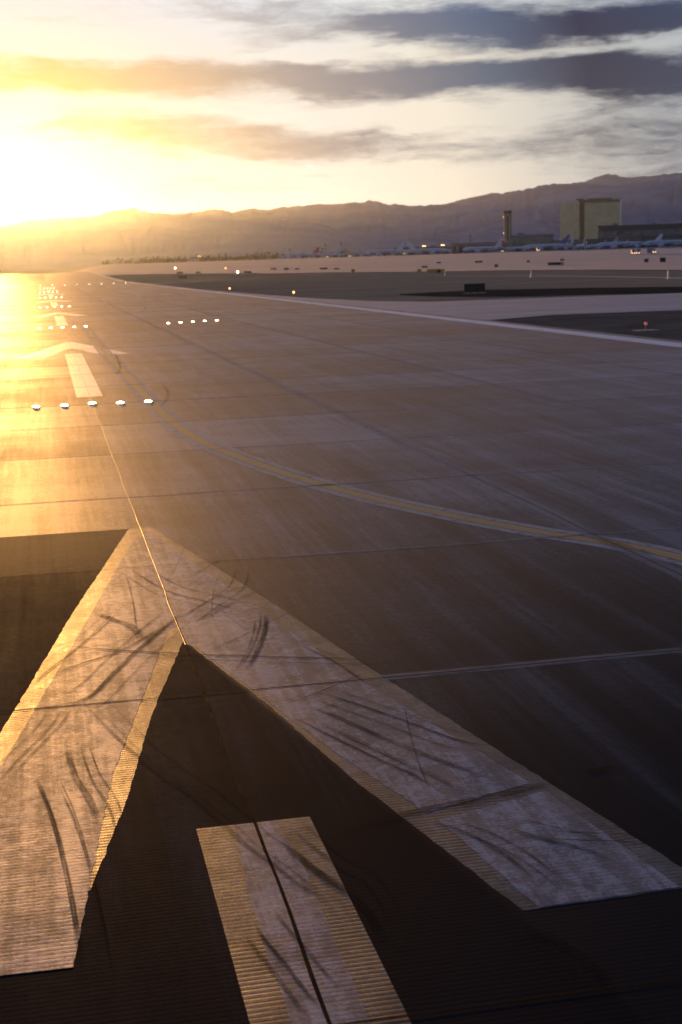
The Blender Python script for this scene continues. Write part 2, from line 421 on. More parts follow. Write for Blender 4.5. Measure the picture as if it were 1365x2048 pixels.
# ------------------------------------------------------------------ ground and pavements
def build_ground():
    bm = bmesh.new()
    azs = [a*.4-6 for a in range(0, 101)]
    azs = [-180+i*6 for i in range(0, 29)] + azs + [34+i*6 for i in range(1, 25)]
    azs = sorted({round(a, 3) for a in azs if -180 <= a < 180})
    ds = [0.5, 20, 60, 150, 300, 480] + [480+i*34 for i in range(1, 31)] + [1600, 1900, 2500, 3500, 5000, 7000, 9000, 12000]
    rings = []
    for d in ds:
        ring = []
        for a in azs:
            x, y = CX+d*math.sin(R(a)), d*math.cos(R(a)); ring.append(bm.verts.new((x, y, gz(x, y)-.03)))
        rings.append(ring)
    n = len(azs)
    for a, b in zip(rings, rings[1:]):
        for i in range(n): bm.faces.new((a[i], a[(i+1) % n], b[(i+1) % n], b[i]))
    bm.faces.new(rings[0])
    o = struct(link('ground', bm, m_soil, smooth=True), 'brown desert soil and infield around the runway')
    return o
build_ground()

EDGE = 29.2
def build_runway():
    bm = bmesh.new()
    ys = [-60, 0, 60, 150, 300, 480] + [480+34*i for i in range(1, 31)]
    prev = None
    for y in ys:
        row = [bm.verts.new((x, y, gz(0, y) if y < 481 else gz(x, y)+.05)) for x in (-EDGE-1.4, 0, EDGE+1.4)]
        if prev:
            for i in range(2): bm.faces.new((prev[i], prev[i+1], row[i+1], row[i]))
        prev = row
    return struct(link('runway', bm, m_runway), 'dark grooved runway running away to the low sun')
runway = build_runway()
def strip_on_ground(name, pts, mat, lift, label):
    bm = bmesh.new(); n = len(pts)
    f = bm.faces.new([bm.verts.new((p[0], p[1], lift)) for p in pts])
    f.normal_update(); bmesh.ops.triangulate(bm, faces=[f])
    return struct(link(name, bm, mat), label)
RX = EDGE+1.42
strip_on_ground('taxiway', [(RX, 94), (RX, 101.5), (37.1, 106.3), (48, 105.6), (75, 104.5), (140, 98), (140, 158), (69, 150.5), (52.5, 151.), (40.2, 152.5), (35.8, 165), (33.5, 189), (31.6, 240), (RX, 300)], m_conc, -.006, 'pale concrete taxiway joining the runway from the right')
strip_on_ground('infield', [(RX, 20), (90, 20), (140, 97.6), (75, 104.1), (48, 105.2), (37.1, 105.9), (RX, 101)], m_infield, -.010, 'dark wedge of infield beside the runway edge')
_fl = [at(*p) for p in ((800, 588), (865, 584.5), (974, 579.5), (1066, 577.5), (1200, 575), (1365, 573), (1500, 572), (1500, 586), (1365, 586.5), (1200, 589), (1066, 592.5), (974, 594), (865, 593), (800, 590))]
strip_on_ground('shaded_verge', [(p.x, p.y) for p in _fl], m_soil_dark, -.012, 'dark strip of berm shade painted along the taxiway verge')
def ground_ribbon(name, px, w, mat, label):
    P = []
    for q in px:
        p = at(*q); P.append(Vector((p.x, p.y)))
    bm = bmesh.new(); ribbon(bm, smooth_line(P, 12), w, lambda x, y: gz(x, y)+.06)
    return struct(link(name, bm, mat), label)
ground_ribbon('service_road', [(215, 572), (302, 567.3), (450, 559.3), (600, 551.9), (720, 548.2)], 5., m_apron, 'pale service road slanting across the brown infield')
ground_ribbon('path', [(872, 552.4), (1000, 552.2), (1194, 554), (1420, 558.5)], 3.2, m_apron, 'thin pale path across the infield on the right')
def build_apron():
    bm = bmesh.new(); rows = []
    edge = [(150, 553), (200, 551), (317, 548.2), (565, 547.2), (700, 545.), (865, 543.9), (1000, 541.5), (1194, 540.3), (1365, 541), (1500, 541)]
    for i in range(100):
        px = 150+i*(1500-150)/99
        for (a, b), (c, d) in zip(edge, edge[1:]):
            if a <= px <= c: py = b+(d-b)*(px-a)/(c-a); break
        p = at(px, py); az = math.atan2(p.x-CX, p.y); d0 = math.hypot(p.x-CX, p.y)
        row = []
        for k in range(24):
            d = d0+(1650-d0)*k/23; x, y = CX+d*math.sin(az), d*math.cos(az)
            row.append(bm.verts.new((x, y, gz(x, y)+.12)))
        rows.append(row)
    for a, b in zip(rows, rows[1:]):
        for k in range(23): bm.faces.new((a[k], a[k+1], b[k+1], b[k]))
    return struct(link('apron', bm, m_apron, smooth=True), 'wide pale concrete apron in front of the terminal')
build_apron()
m_dirt = mat_ground('bare_dirt', (.075, .062, .045), (.13, .11, .085), .06)
for q in ([(340, 537.5), (420, 537), (540, 538), (640, 539.5), (720, 538.)], [(640, 527.5), (720, 527), (800, 525.5), (860, 524)], [(1150, 516), (1250, 511), (1365, 508), (1450, 506)], [(1000, 527), (1100, 524), (1200, 522), (1330, 521)]):
    ground_ribbon('dirt_strip', q, 16., m_dirt, 'brown dirt island strip lying in the pale apron')

# ---- runway paint and joints: parts of the runway
Z1, Z2, Z3, Z4, Z5 = .0010, .0020, .0030, .0038, .0046
def rpart(name, bm, mat, label=None):
    o = link(name, bm, mat, runway)
    if label: o['label'] = label
    return o
def gz0(x, y): return (gz(x, y)+.05) if y > 481 else 0.

# arrow heads: near one traced, far ones repeat the pattern
def arrow(apex, first=False):
    L = 16.1
    for s in (-1, 1):
        bm = bmesh.new()
        def poly(pts, z): f = sheet(bm, ragged([(s*x, apex-y) for x, y in pts]) if first else [(s*x, apex-y) for x, y in pts], z+gz0(0, apex)); f.normal_update(); bmesh.ops.triangulate(bm, faces=[f])
        poly([(0.0, 0), (.20, 0), (1.30, 6.05), (1.98, 10.2), (3.02, L-.1), (1.60, L-.06), (.98, 13.1), (.61, 10.85), (0., 7.95)], Z1)
        rpart('arrow_marking', bm, m_old if first else m_far, 'faded tan outline of the big white arrow head' if first else None)
        bm = bmesh.new()
        if first and s > 0:
            poly([(0.0, .2), (.10, .25), (1.02, 6.05), (1.70, 10.2), (2.46, 13.72), (1.42, 14.12), (.97, 12.4), (.15, 8.45), (0., 8.1)], Z2)
            poly([(1.47, 14.3), (2.52, 13.92), (2.80, 15.98), (1.72, 16.02)], Z2)
        elif first:
            poly([(0.0, .9), (.22, 1.3), (1.14, 6.6), (1.86, 10.75), (2.84, 16.02), (1.50, 16.04), (1.08, 12.5), (.12, 7.3), (0., 7.2)], Z2)
        else:
            poly([(0.0, .5), (.2, .6), (1.1, 6.05), (1.75, 10.2), (2.8, L-.4), (1.6, L-.3), (1.0, 12.6), (.15, 8.3), (0., 8.0)], Z2)
        rpart('arrow_marking', bm, m_new if first else m_far)
def bar(y0, y1, w=.47, inner=False):
    bm = bmesh.new(); k = max(1, int((y1-y0)/40))
    for i in range(k):
        a, b = y0+(y1-y0)*i/k, y0+(y1-y0)*(i+1)/k
        sheet(bm, [(-w, a), (w, a), (w, b), (-w, b)], Z1+gz0(0, (a+b)/2))
    rpart('centre_bar', bm, m_old if inner else m_far)
    if inner:
        bm = bmesh.new(); f = sheet(bm, ragged([(-.25, y0), (.27, y0), (.24, y1-.8), (.18, y1-.01), (-.16, y1-.01), (-.23, y1-1.2)], .2, .02), Z2); f.normal_update(); bmesh.ops.triangulate(bm, faces=[f])
        rpart('centre_bar', bm, m_new)
arrow(24.93, True)
bar(-16, 11.0, .47, True)
for k, ap in enumerate((94.4, 165.5, 238., 312., 388., 460.)):
    arrow(ap); bar(ap-42., ap-13.7)
# edge lines
for s in (1, -1):
    bm = bmesh.new(); ys = [0]+[30*i for i in range(1, 50)]
    rows = [(bm.verts.new((s*(EDGE-.85), y, gz0(s*EDGE, y)+Z1)), bm.verts.new((s*(EDGE+.55), y, gz0(s*EDGE, y)+Z1))) for y in ys]
    for (a, b), (c, d) in zip(rows, rows[1:]): bm.faces.new((a, b, d, c))
    rpart('edge_line', bm, m_edge)
# curved yellow lead line with pale borders
lead = [Vector(W(*p)) for p in ((1500, 1150), (1365, 1116), (1240, 1089), (1080, 1064), (900, 1030), (700, 985), (560, 943), (430, 895), (370, 862), (320, 820), (290, 790), (250, 745), (215, 710), (190, 680), (172, 652))]
lead = smooth_line(lead, 10)
bm = bmesh.new(); ribbon(bm, lead, .30, Z3); rpart('lead_line', bm, m_yellow)
for s in (-1, 1):
    bm = bmesh.new(); ribbon(bm, lead, .20, Z3, off=s*.275); rpart('lead_line_border', bm, m_border)
# joints
def vjoint(x, w_band, w_crack, y0=-10, y1=470, dark=m_joint_dark, wob=0.):
    ys = [y0+(y1-y0)*(i/140)**2 for i in range(141)]
    pts = [Vector((x+wob*(mnoise.noise(Vector((y*.35, x, 0)))+.5*mnoise.noise(Vector((y*1.3, x, 4)))), y)) for y in ys]
    if w_band:
        bm = bmesh.new(); ribbon(bm, pts, w_band, Z3); rpart('joint_band', bm, m_joint)
    if w_crack:
        bm = bmesh.new(); ribbon(bm, pts, w_crack, Z4); rpart('joint_seal', bm, dark)
_ys = [1+469*(i/240)**2 for i in range(241)]
_pts = [(.035*(mnoise.noise(Vector((y*.35, 0, 0)))+.5*mnoise.noise(Vector((y*1.3, 0, 4)))), y) for y in _ys]
for part, mt in ((0, m_seal_dull), (1, m_seal)):
    bm = bmesh.new(); _L = []
    for x, y in _pts:
        if (y < 17.4) == (part == 0) or abs(y-17.4) < .9:
            hw = (.014, .008)[part]*(1+.4*mnoise.noise(Vector((y*2.1, 3, 3)))); _L.append([bm.verts.new((x+hw*q, y, Z4+.0022*(1-q*q)*part*(1 if y < 26 else .45))) for q in (-1, -.7, -.35, 0, .35, .7, 1)])
    for a, b in zip(_L, _L[1:]):
        for k in range(6): bm.faces.new((a[k], a[k+1], b[k+1], b[k]))
    o = link('joint_seal', bm, mt, runway, True); o['label'] = ('dark flat seal along the near centre joint', 'glinting raised seal along the far centre joint')[part]
for x in (7.17, 14.3, 21.6): vjoint(x, .5, .022, wob=.05)
for x in (-7.2, -14.4, -21.6): vjoint(x, .3, .022, wob=.05)
def hjoint(y, w_band, w_crack, x0=-29, x1=29):
    pts = [Vector((x0+(x1-x0)*i/120, y+.05*mnoise.noise(Vector((i*.23, y, 2))))) for i in range(121)]
    if w_band:
        bm = bmesh.new(); ribbon(bm, [p for p in pts if p.x > 1.9] if y < 25 else pts, w_band, Z3); rpart('joint_band', bm, m_joint)
    bm = bmesh.new(); ribbon(bm, pts, w_crack, Z4); rpart('joint_seal', bm, m_joint_dark)
for y, wb, wc in ((7.73, 0, .03), (14.70, .30, .032), (21.55, .22, .022), (28.5, .3, .03), (35.4, .2, .02), (42.3, .25, .022), (49.4, .7, .03), (57.0, .4, .025), (64, .4, .025), (71., .6, .025), (78., .5, .025), (85., .6, .025), (99., .9, .025), (113., .9, .025), (134., 1., .025), (155., 1., .025)):
    hjoint(y, wb, wc)
# tyre marks traced on the pavement (photo pixels to ground), width in metres
marks = [
    ([(534, 1222), (530, 1262), (514, 1305), (490, 1344)], .13, 1), ([(190, 1223), (226, 1240), (264, 1254), (306, 1300)], .26, 0),
    ([(117, 1290), (205, 1299), (360, 1308), (520, 1314), (700, 1319), (735, 1322)], .07, 1), ([(103, 1349), (170, 1326), (234, 1305), (300, 1270), (352, 1237)], .09, 1),
    ([(40, 1420), (167, 1400), (230, 1345), (278, 1299), (346, 1242), (372, 1222)], .14, 1), ([(129, 1352), (164, 1399), (211, 1451), (255, 1495), (282, 1518), (330, 1556), (385, 1592), (441, 1642), (492, 1690), (543, 1726), (595, 1767), (651, 1803), (682, 1859), (704, 1930)], .10, 0),
    ([(72, 1552), (80, 1572), (97, 1613), (118, 1680), (138, 1767), (151, 1838), (159, 1900), (164, 1965)], .085, 1), ([(640, 1385), (700, 1404), (793, 1436), (921, 1482), (1003, 1492)], .09, 1),
    ([(620, 1412), (665, 1431), (793, 1487), (911, 1533), (1024, 1574)], .17, 0), ([(560, 1420), (665, 1474), (767, 1523), (829, 1551), (906, 1598)], .07, 1),
    ([(1030, 1662), (1065, 1674), (1130, 1690), (1178, 1702), (1239, 1731)], .14, 0), ([(1091, 1677), (1160, 1681), (1239, 1683), (1300, 1690)], .04, 1),
    ([(1168, 1546), (1200, 1539), (1232, 1532)], .2, 1), ([(554, 1672), (610, 1724), (667, 1767), (711, 1792), (745, 1840), (770, 1900)], .15, 1),
    ([(505, 1840), (530, 1880), (564, 1920), (615, 1987), (650, 2025)], .06, 1), ([(379, 1251), (430, 1222), (482, 1195), (520, 1178)], .06, 0),
    ([(560, 1413), (640, 1384), (700, 1359), (735, 1345)], .05, 1), ([(360, 1240), (395, 1215), (460, 1170), (475, 1120)], .05, 0),
    ([(60, 1378), (95, 1345), (200, 1260), (262, 1195)], .06, 0), ([(0, 1560), (40, 1516), (100, 1455), (130, 1412)], .06, 0),
    ([(300, 1090), (345, 1085), (380, 1076)], .05, 0), ([(385, 1152), (420, 1131), (450, 1112)], .06, 0),
    ([(250, 1130), (330, 1180), (420, 1205), (520, 1232)], .09, 0), ([(130, 1480), (150, 1550), (185, 1610), (200, 1680)], .14, 0),
    ([(324, 764), (337, 786), (332, 802), (316, 818)], .17, 0), ([(286, 608), (291, 619), (272, 628)], .3, 0), ([(228, 700), (241, 735), (228, 752)], .22, 0),
    ([(850, 1640), (930, 1665), (1010, 1710), (1080, 1770)], .1, 0), ([(1040, 1855), (1110, 1880), (1180, 1930), (1230, 1990)], .2, 0),
    ([(420, 1010), (520, 1005), (640, 1000)], .08, 0), ([(600, 1290), (680, 1330), (740, 1375)], .1, 0)]
_rm = random.Random(5)
for i in range(9):
    s_ = _rm.choice((-1, 1)); t_ = _rm.random(); x0 = s_*(.2+1.9*t_)+_rm.uniform(-.3, .3); y0 = 22.5-11.5*t_+_rm.uniform(-1.5, 1.5)
    L_ = _rm.uniform(.9, 2.2); a_ = _rm.choice((_rm.gauss(.35, .12), _rm.gauss(.9, .2), _rm.gauss(-.3, .15))); c_ = _rm.uniform(-.25, .25)
    P_ = [Vector((x0+math.sin(a_)*L_*(k/4-.5)+c_*(k/4-.5)**2, y0+math.cos(a_)*L_*2.2*(k/4-.5))) for k in range(5)]
    bm = bmesh.new(); ribbon(bm, smooth_line(P_, 4), _rm.uniform(.012, .035), Z5, True); rpart('tyre_mark', bm, m_rubber_faint)
for pts, w, strong in marks:
    bm = bmesh.new(); ribbon(bm, smooth_line([Vector(W(*p)) for p in pts], 8), w*.62, Z5+(.0008 if strong else 0.), True)
    rpart('tyre_mark', bm, m_rubber if strong else m_rubber_faint)
    if w < .16 and len(pts) > 3:
        for k in range(1 if w < .06 else 2):
            off = _rm.choice((-1, 1))*_rm.uniform(.05, .22); sh = _rm.uniform(-.4, .4)
            bm = bmesh.new(); ribbon(bm, smooth_line([Vector(W(*p))+Vector((off, sh)) for p in pts], 8), _rm.uniform(.012, .05), Z5+.0004, True); rpart('tyre_mark', bm, m_rubber_faint)
bm = bmesh.new(); ribbon(bm, smooth_line([Vector(W(*p)) for p in ((640, 1668), (850, 1620), (960, 1598), (1072, 1573), (1110, 1566))], 8), .16, Z5, True)
rpart('tyre_mark', bm, m_rubber_faint)

# ------------------------------------------------------------------ mountains
def rock(name, c0, c1):
    m, nt, b = newmat(name)
    P = mk(nt, 'ShaderNodeNewGeometry').outputs['Position']
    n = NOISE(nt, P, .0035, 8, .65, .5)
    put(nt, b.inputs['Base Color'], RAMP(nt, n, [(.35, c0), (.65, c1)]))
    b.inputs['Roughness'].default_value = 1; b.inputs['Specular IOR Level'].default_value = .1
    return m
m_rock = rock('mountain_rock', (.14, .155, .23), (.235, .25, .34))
def range_mesh(name, crest, d_crest, d_front, label, amp=.06, seed=0):
    """a ridge standing d_crest metres away with slopes running down to d_front, heights following its skyline"""
    pts = []
    for px, py in crest:
        a, e = azel(px, py); pts.append((a, EYE+d_crest*math.tan(R(e))))
    a0, a1 = pts[0][0], pts[-1][0]; n = int((a1-a0)/.055); bm = bmesh.new(); rows = []
    NR = 26
    for i in range(n+1):
        a = a0+(a1-a0)*i/n
        for (p, h), (q, g) in zip(pts, pts[1:]):
            if p <= a <= q+1e-6: H = h+(g-h)*(a-p)/(q-p); break
        jit = amp*.42*mnoise.fractal(Vector((a*5, seed, 1)), .9, 2, 5)
        row = []
        for k in range(NR):
            t = k/(NR-6)                        # 1 at the crest, beyond it the back slope
            d = d_front+(d_crest-d_front)*t
            x, y = CX+d*math.sin(R(a)), d*math.cos(R(a))
            g = gz(x, y)
            prof = (t**1.35) if t <= 1 else max(0, 1-(t-1)*2.2)
            wa = a+.9*mnoise.noise(Vector((a*.8, t*2.2, seed+1)))+.35*mnoise.noise(Vector((a*2.3, t*5, seed+2)))
            rid = 1-abs(mnoise.noise(Vector((wa*1.5, t*1.5, seed))))*1.6
            rid2 = 1-abs(mnoise.noise(Vector((wa*4.2, t*4.5, seed+5))))*1.5
            er = (rid*.7+rid2*.3-.55)*1.3*math.sin(math.pi*min(1, max(0, t)))
            z = g-14+(H-g+14)*max(0, min(1.0, prof+.15*er*prof if t < 1 else prof))*(1+jit*min(1, t)**8)
            row.append(bm.verts.new((x, y, z)))
        rows.append(row)
    for r0, r1 in zip(rows, rows[1:]):
        for k in range(NR-1): bm.faces.new((r0[k], r0[k+1], r1[k+1], r1[k]))
    return struct(link(name, bm, m_rock, smooth=True), label)
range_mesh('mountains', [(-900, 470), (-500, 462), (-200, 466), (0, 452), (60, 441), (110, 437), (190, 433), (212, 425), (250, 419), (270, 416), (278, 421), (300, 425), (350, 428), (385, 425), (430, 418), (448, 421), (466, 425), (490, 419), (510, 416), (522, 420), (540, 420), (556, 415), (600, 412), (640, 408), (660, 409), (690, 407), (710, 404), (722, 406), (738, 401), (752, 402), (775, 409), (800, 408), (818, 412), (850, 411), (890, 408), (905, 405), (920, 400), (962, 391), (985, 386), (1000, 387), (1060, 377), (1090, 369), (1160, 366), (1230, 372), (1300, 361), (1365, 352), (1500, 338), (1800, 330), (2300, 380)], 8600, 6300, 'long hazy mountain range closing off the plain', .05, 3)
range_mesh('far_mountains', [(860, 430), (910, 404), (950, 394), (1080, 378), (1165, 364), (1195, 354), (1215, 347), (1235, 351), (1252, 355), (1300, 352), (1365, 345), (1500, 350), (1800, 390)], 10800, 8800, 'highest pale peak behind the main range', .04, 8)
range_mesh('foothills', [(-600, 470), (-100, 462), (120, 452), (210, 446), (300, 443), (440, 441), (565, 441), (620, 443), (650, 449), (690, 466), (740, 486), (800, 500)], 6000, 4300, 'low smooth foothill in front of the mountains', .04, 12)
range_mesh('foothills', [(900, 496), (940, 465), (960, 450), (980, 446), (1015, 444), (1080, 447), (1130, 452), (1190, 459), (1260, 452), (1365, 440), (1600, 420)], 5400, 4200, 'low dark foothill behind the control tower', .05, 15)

# ------------------------------------------------------------------ runway lamps
m_steel = plain('cast_steel', (.26, .24, .22), .5, .5, .6)
m_lamp = plain('lit_lens', (.9, .85, .7), .3, .5, 0, .05, 1., ((1., .78, .42), 30.))
def make_lamp():
    t = thing('runway_lamp', '', 'runway lamp')
    bm = bmesh.new(); lathe(bm, [(.17, .0), (.17, .004), (.15, .008), (.125, .010)], 20); link('housing', bm, m_steel, t, True)
    bm = bmesh.new(); lathe(bm, [(.128, .008), (.118, .032), (.08, .052), (.03, .058)], 18); link('lens', bm, m_lamp, t, True)
    return t
lamp0 = make_lamp(); used = [False]
def lamp(x, y, label, group):
    z = gz0(x, y)+.005
    if not used[0]: o = lamp0; used[0] = True; o.location = (x, y, z); o['label'] = label
    else: o = dup(lamp0, (x, y, z), 0, label)
    o['group'] = group
pos = ['leftmost lamp', 'second lamp from the left', 'middle lamp', 'second lamp from the right', 'rightmost lamp']
rown = ['nearest', 'second nearest', 'third nearest', 'fourth nearest', 'fifth nearest', 'sixth nearest']
for r, yy in enumerate((49.2, 119.3, 190.8, 262.5, 335.8, 410.)):
    for i in range(5):
        lamp(-1.9+.945*i-(0.0008*(yy-49)), yy+(.35 if i == 2 and r == 0 else 0), f'{pos[i]} of the {rown[r]} lit bar on the centre line', 'lit lamp bars along the runway centre line')
for i in range(5):
    lamp(8.57+1.07*i, 119.4+.5*i, f'{pos[i]} of the lone lit bar right of the centre line', 'lone lit lamp bar right of the centre line')
order = 'first second third fourth fifth sixth seventh eighth ninth tenth eleventh twelfth thirteenth fourteenth fifteenth'.split()
for i in range(15):
    lamp(-31.+4.1*i, 497+.05*i, f'{order[i]} lamp from the left in the far lit row', 'far row of lamps across the runway')

# coloured edge lights and white field lights
def glow_mat(name, c, s): return plain(name, c, .3, .5, 0, .05, 1., (c, s))
m_red = glow_mat('red_lens', (1., .2, .14), .22); m_orange = glow_mat('orange_lens', (1., .42, .14), 5.); m_white = glow_mat('white_lens', (1., .82, .5), 8.)
m_pad = plain('concrete_pad', (.2, .2, .21), .8)
def edge_lamp(px, py, mlens, label, r, h, pad, group=None):
    p = at(px, py)
    t = thing('edge_lamp', label, 'edge lamp', p, 0, group)
    bm = bmesh.new(); box(bm, -pad, pad, -pad*.9, pad*.9, -.02, .03, .01); link('pad', bm, m_pad, t)
    bm = bmesh.new(); cyl(bm, (0, 0, .03), (0, 0, h-r), r*.35, r*.25); link('stem', bm, m_steel, t)
    bm = bmesh.new(); lathe(bm, [(r*.5, h-r), (r, h-r*.4), (r*.95, h+.3*r), (r*.6, h+.9*r), (r*.1, h+1.05*r)], 14); link('lens', bm, mlens, t, True)
edge_lamp(1292, 661, m_red, 'red edge lamp on a pale pad in the dark infield wedge', .10, .40, .65)
for px, py, lab in ((588, 590, 'small orange edge lamp beside the runway shoulder, nearer one'), (460, 581, 'small orange edge lamp beside the runway shoulder, farther one')):
    edge_lamp(px, py, m_orange, lab, .16, .4, .3, 'orange edge lamps beside the shoulder')
for px, py, lab, mm, r in ((351, 539, 'bright white field lamp at the left of the apron', m_white, .5), (476, 548, 'bright white field lamp above the service road', m_white, .5), (452, 539, 'dull orange field lamp left of a row of signs', m_orange, .4)):
    edge_lamp(px, py, mm, lab, r, r*1.8, r, 'field lamps on the apron edge')

# ------------------------------------------------------------------ signs
m_black = plain('black_sheet', (.020, .017, .010), .55); m_sign_yellow = plain('yellow_sheet', (.50, .30, .03), .6, .4, 0, .2, 3.)
m_sign_back = plain('sign_back', (.030, .024, .012), .6, .3); m_dull = plain('dull_yellow_sheet', (.20, .14, .03), .7)
m_postw = plain('white_post', (.62, .62, .64), .5)
def sign(px, py, wpx, hpx, face, label, group=None, panel=None, depth=.28, legs=3):
    p = at(px, py); d = (p-EYEP).length; w = wpx*d/FPX; h = hpx*d/FPX
    rz = -math.atan2(p.x-CX, p.y)
    t = thing('taxiway_sign', label, 'airfield sign', p, rz, group)
    leg = h*.14
    bm = bmesh.new(); box(bm, -w/2, w/2, -depth/2, depth/2, leg, h, min(.04, h*.05)); link('sign_box', bm, face, t)
    e = h*.045
    for za, zb in ((h, h+e*1.2), (leg-e*1.2, leg)):
        bm = bmesh.new(); box(bm, -w/2-e, w/2+e, -depth/2-e, depth/2+e, za, zb); link('frame', bm, m_steel, t)
    if panel:
        a, b, m = panel; bm = bmesh.new()
        box(bm, -w/2+a*w, -w/2+b*w, -depth/2-.03, -depth/2-.004, leg+h*.05, h*.96); link('message_panel', bm, m, t)
    for k in range(legs):
        x = -w/2+w*(k+.5)/legs; bm = bmesh.new(); cyl(bm, (x, 0, -.05), (x, 0, leg), .05*max(1, h/1.2)); link('leg', bm, m_postw, t)
    bm = bmesh.new(); box(bm, -w/2-.2, w/2+.2, -.4, .4, -.06, .02); link('base_slab', bm, m_pad, t)
    return t
sign(950, 587, 41, 19, m_sign_back, 'large dark sign seen from the back at the taxiway verge', None, None, .3, 3)
FS = 'airfield signs beyond the infield'
sign(872, 547, 35, 8, m_sign_yellow, 'wide yellow sign with a dark square on its face', FS, (.55, .78, m_black))
sign(839, 547, 8, 8, m_sign_yellow, 'small square yellow sign just left of the wide yellow one', FS, (.74, .98, m_black), legs=1)
sign(850, 536, 12, 4, m_dull, 'flat dull yellow sign farther back above the square one', FS, legs=2)
sign(707, 547, 7, 8, m_sign_yellow, 'lone square yellow sign in the middle of the field edge', FS, (.05, .3, m_dull), legs=1)
sign(1112, 531, 31, 6, m_black, 'long black sign with one yellow end', FS, (.8, .99, m_sign_yellow))
sign(993, 535, 7, 6, m_dull, 'small brownish yellow sign left of the long black sign', FS, legs=1)
sign(1057, 525, 6, 4, m_dull, 'tiny dull sign on the apron below the control tower', FS, legs=1)
sign(1125, 522, 8, 4, m_dull, 'dull sign standing behind the long black sign', FS, legs=1)
sign(878, 527, 9, 3, m_black, 'low dark sign behind the wide yellow one', FS, legs=2)
sign(958, 526, 15, 4, m_dull, 'low dark yellow sign below the long white airliner', FS, legs=2)
sign(1293, 525, 8, 7, m_black, 'blurred small dark box sign near the lit trucks', FS, legs=1)
sign(1326, 525, 11, 9, m_black, 'blurred larger dark box sign near the right end', FS, legs=1)
sign(366, 558, 14, 7, m_sign_back, 'dark sign nearest the service road on the sunny side', FS)
sign(360, 547, 12, 3, m_dull, 'flat sign just above the dark sunny side sign', FS, legs=2)
sign(397, 547, 10, 3.5, m_dull, 'flat sign right of the dark sunny side sign', FS, legs=2)
sign(496, 546.5, 14, 4, m_dull, 'long flat sign right of a white field lamp', FS, legs=2)
sign(548, 540, 11, 4, m_dull, 'first of three low signs below the white hangar', FS, legs=2)
sign(573, 540, 10, 4, m_dull, 'second of three low signs below the white hangar', FS, legs=2)
sign(595, 539, 9, 2.5, m_dull, 'third and thinnest of three low signs below the hangar', FS, legs=2)
sign(648, 539, 15, 3.5, m_dull, 'long low sign below the purple bellied airliner', FS, legs=3)
sign(674, 539, 10, 2.5, m_black, 'short low dark sign next to the long low one', FS, legs=2)
def post(px, py, hpx, label):
    p = at(px, py); d = (p-EYEP).length; h = hpx*d/FPX
    t = thing('marker_post', label, 'marker post', p, 0, 'white marker posts on the infield')
    bm = bmesh.new(); cyl(bm, (0, 0, .0), (0, 0, h), .16, .12, 10); link('post', bm, m_postw, t)
    bm = bmesh.new(); lathe(bm, [(.3, -.03), (.28, .05), (.17, .09)], 12); link('base', bm, m_steel, t)
post(1063, 555, 13, 'thin white post below the long black sign')
post(890, 552, 10, 'thin white post at the right end of the wide yellow sign')
post(1337, 558, 16, 'blurred white post near the right end of the infield')

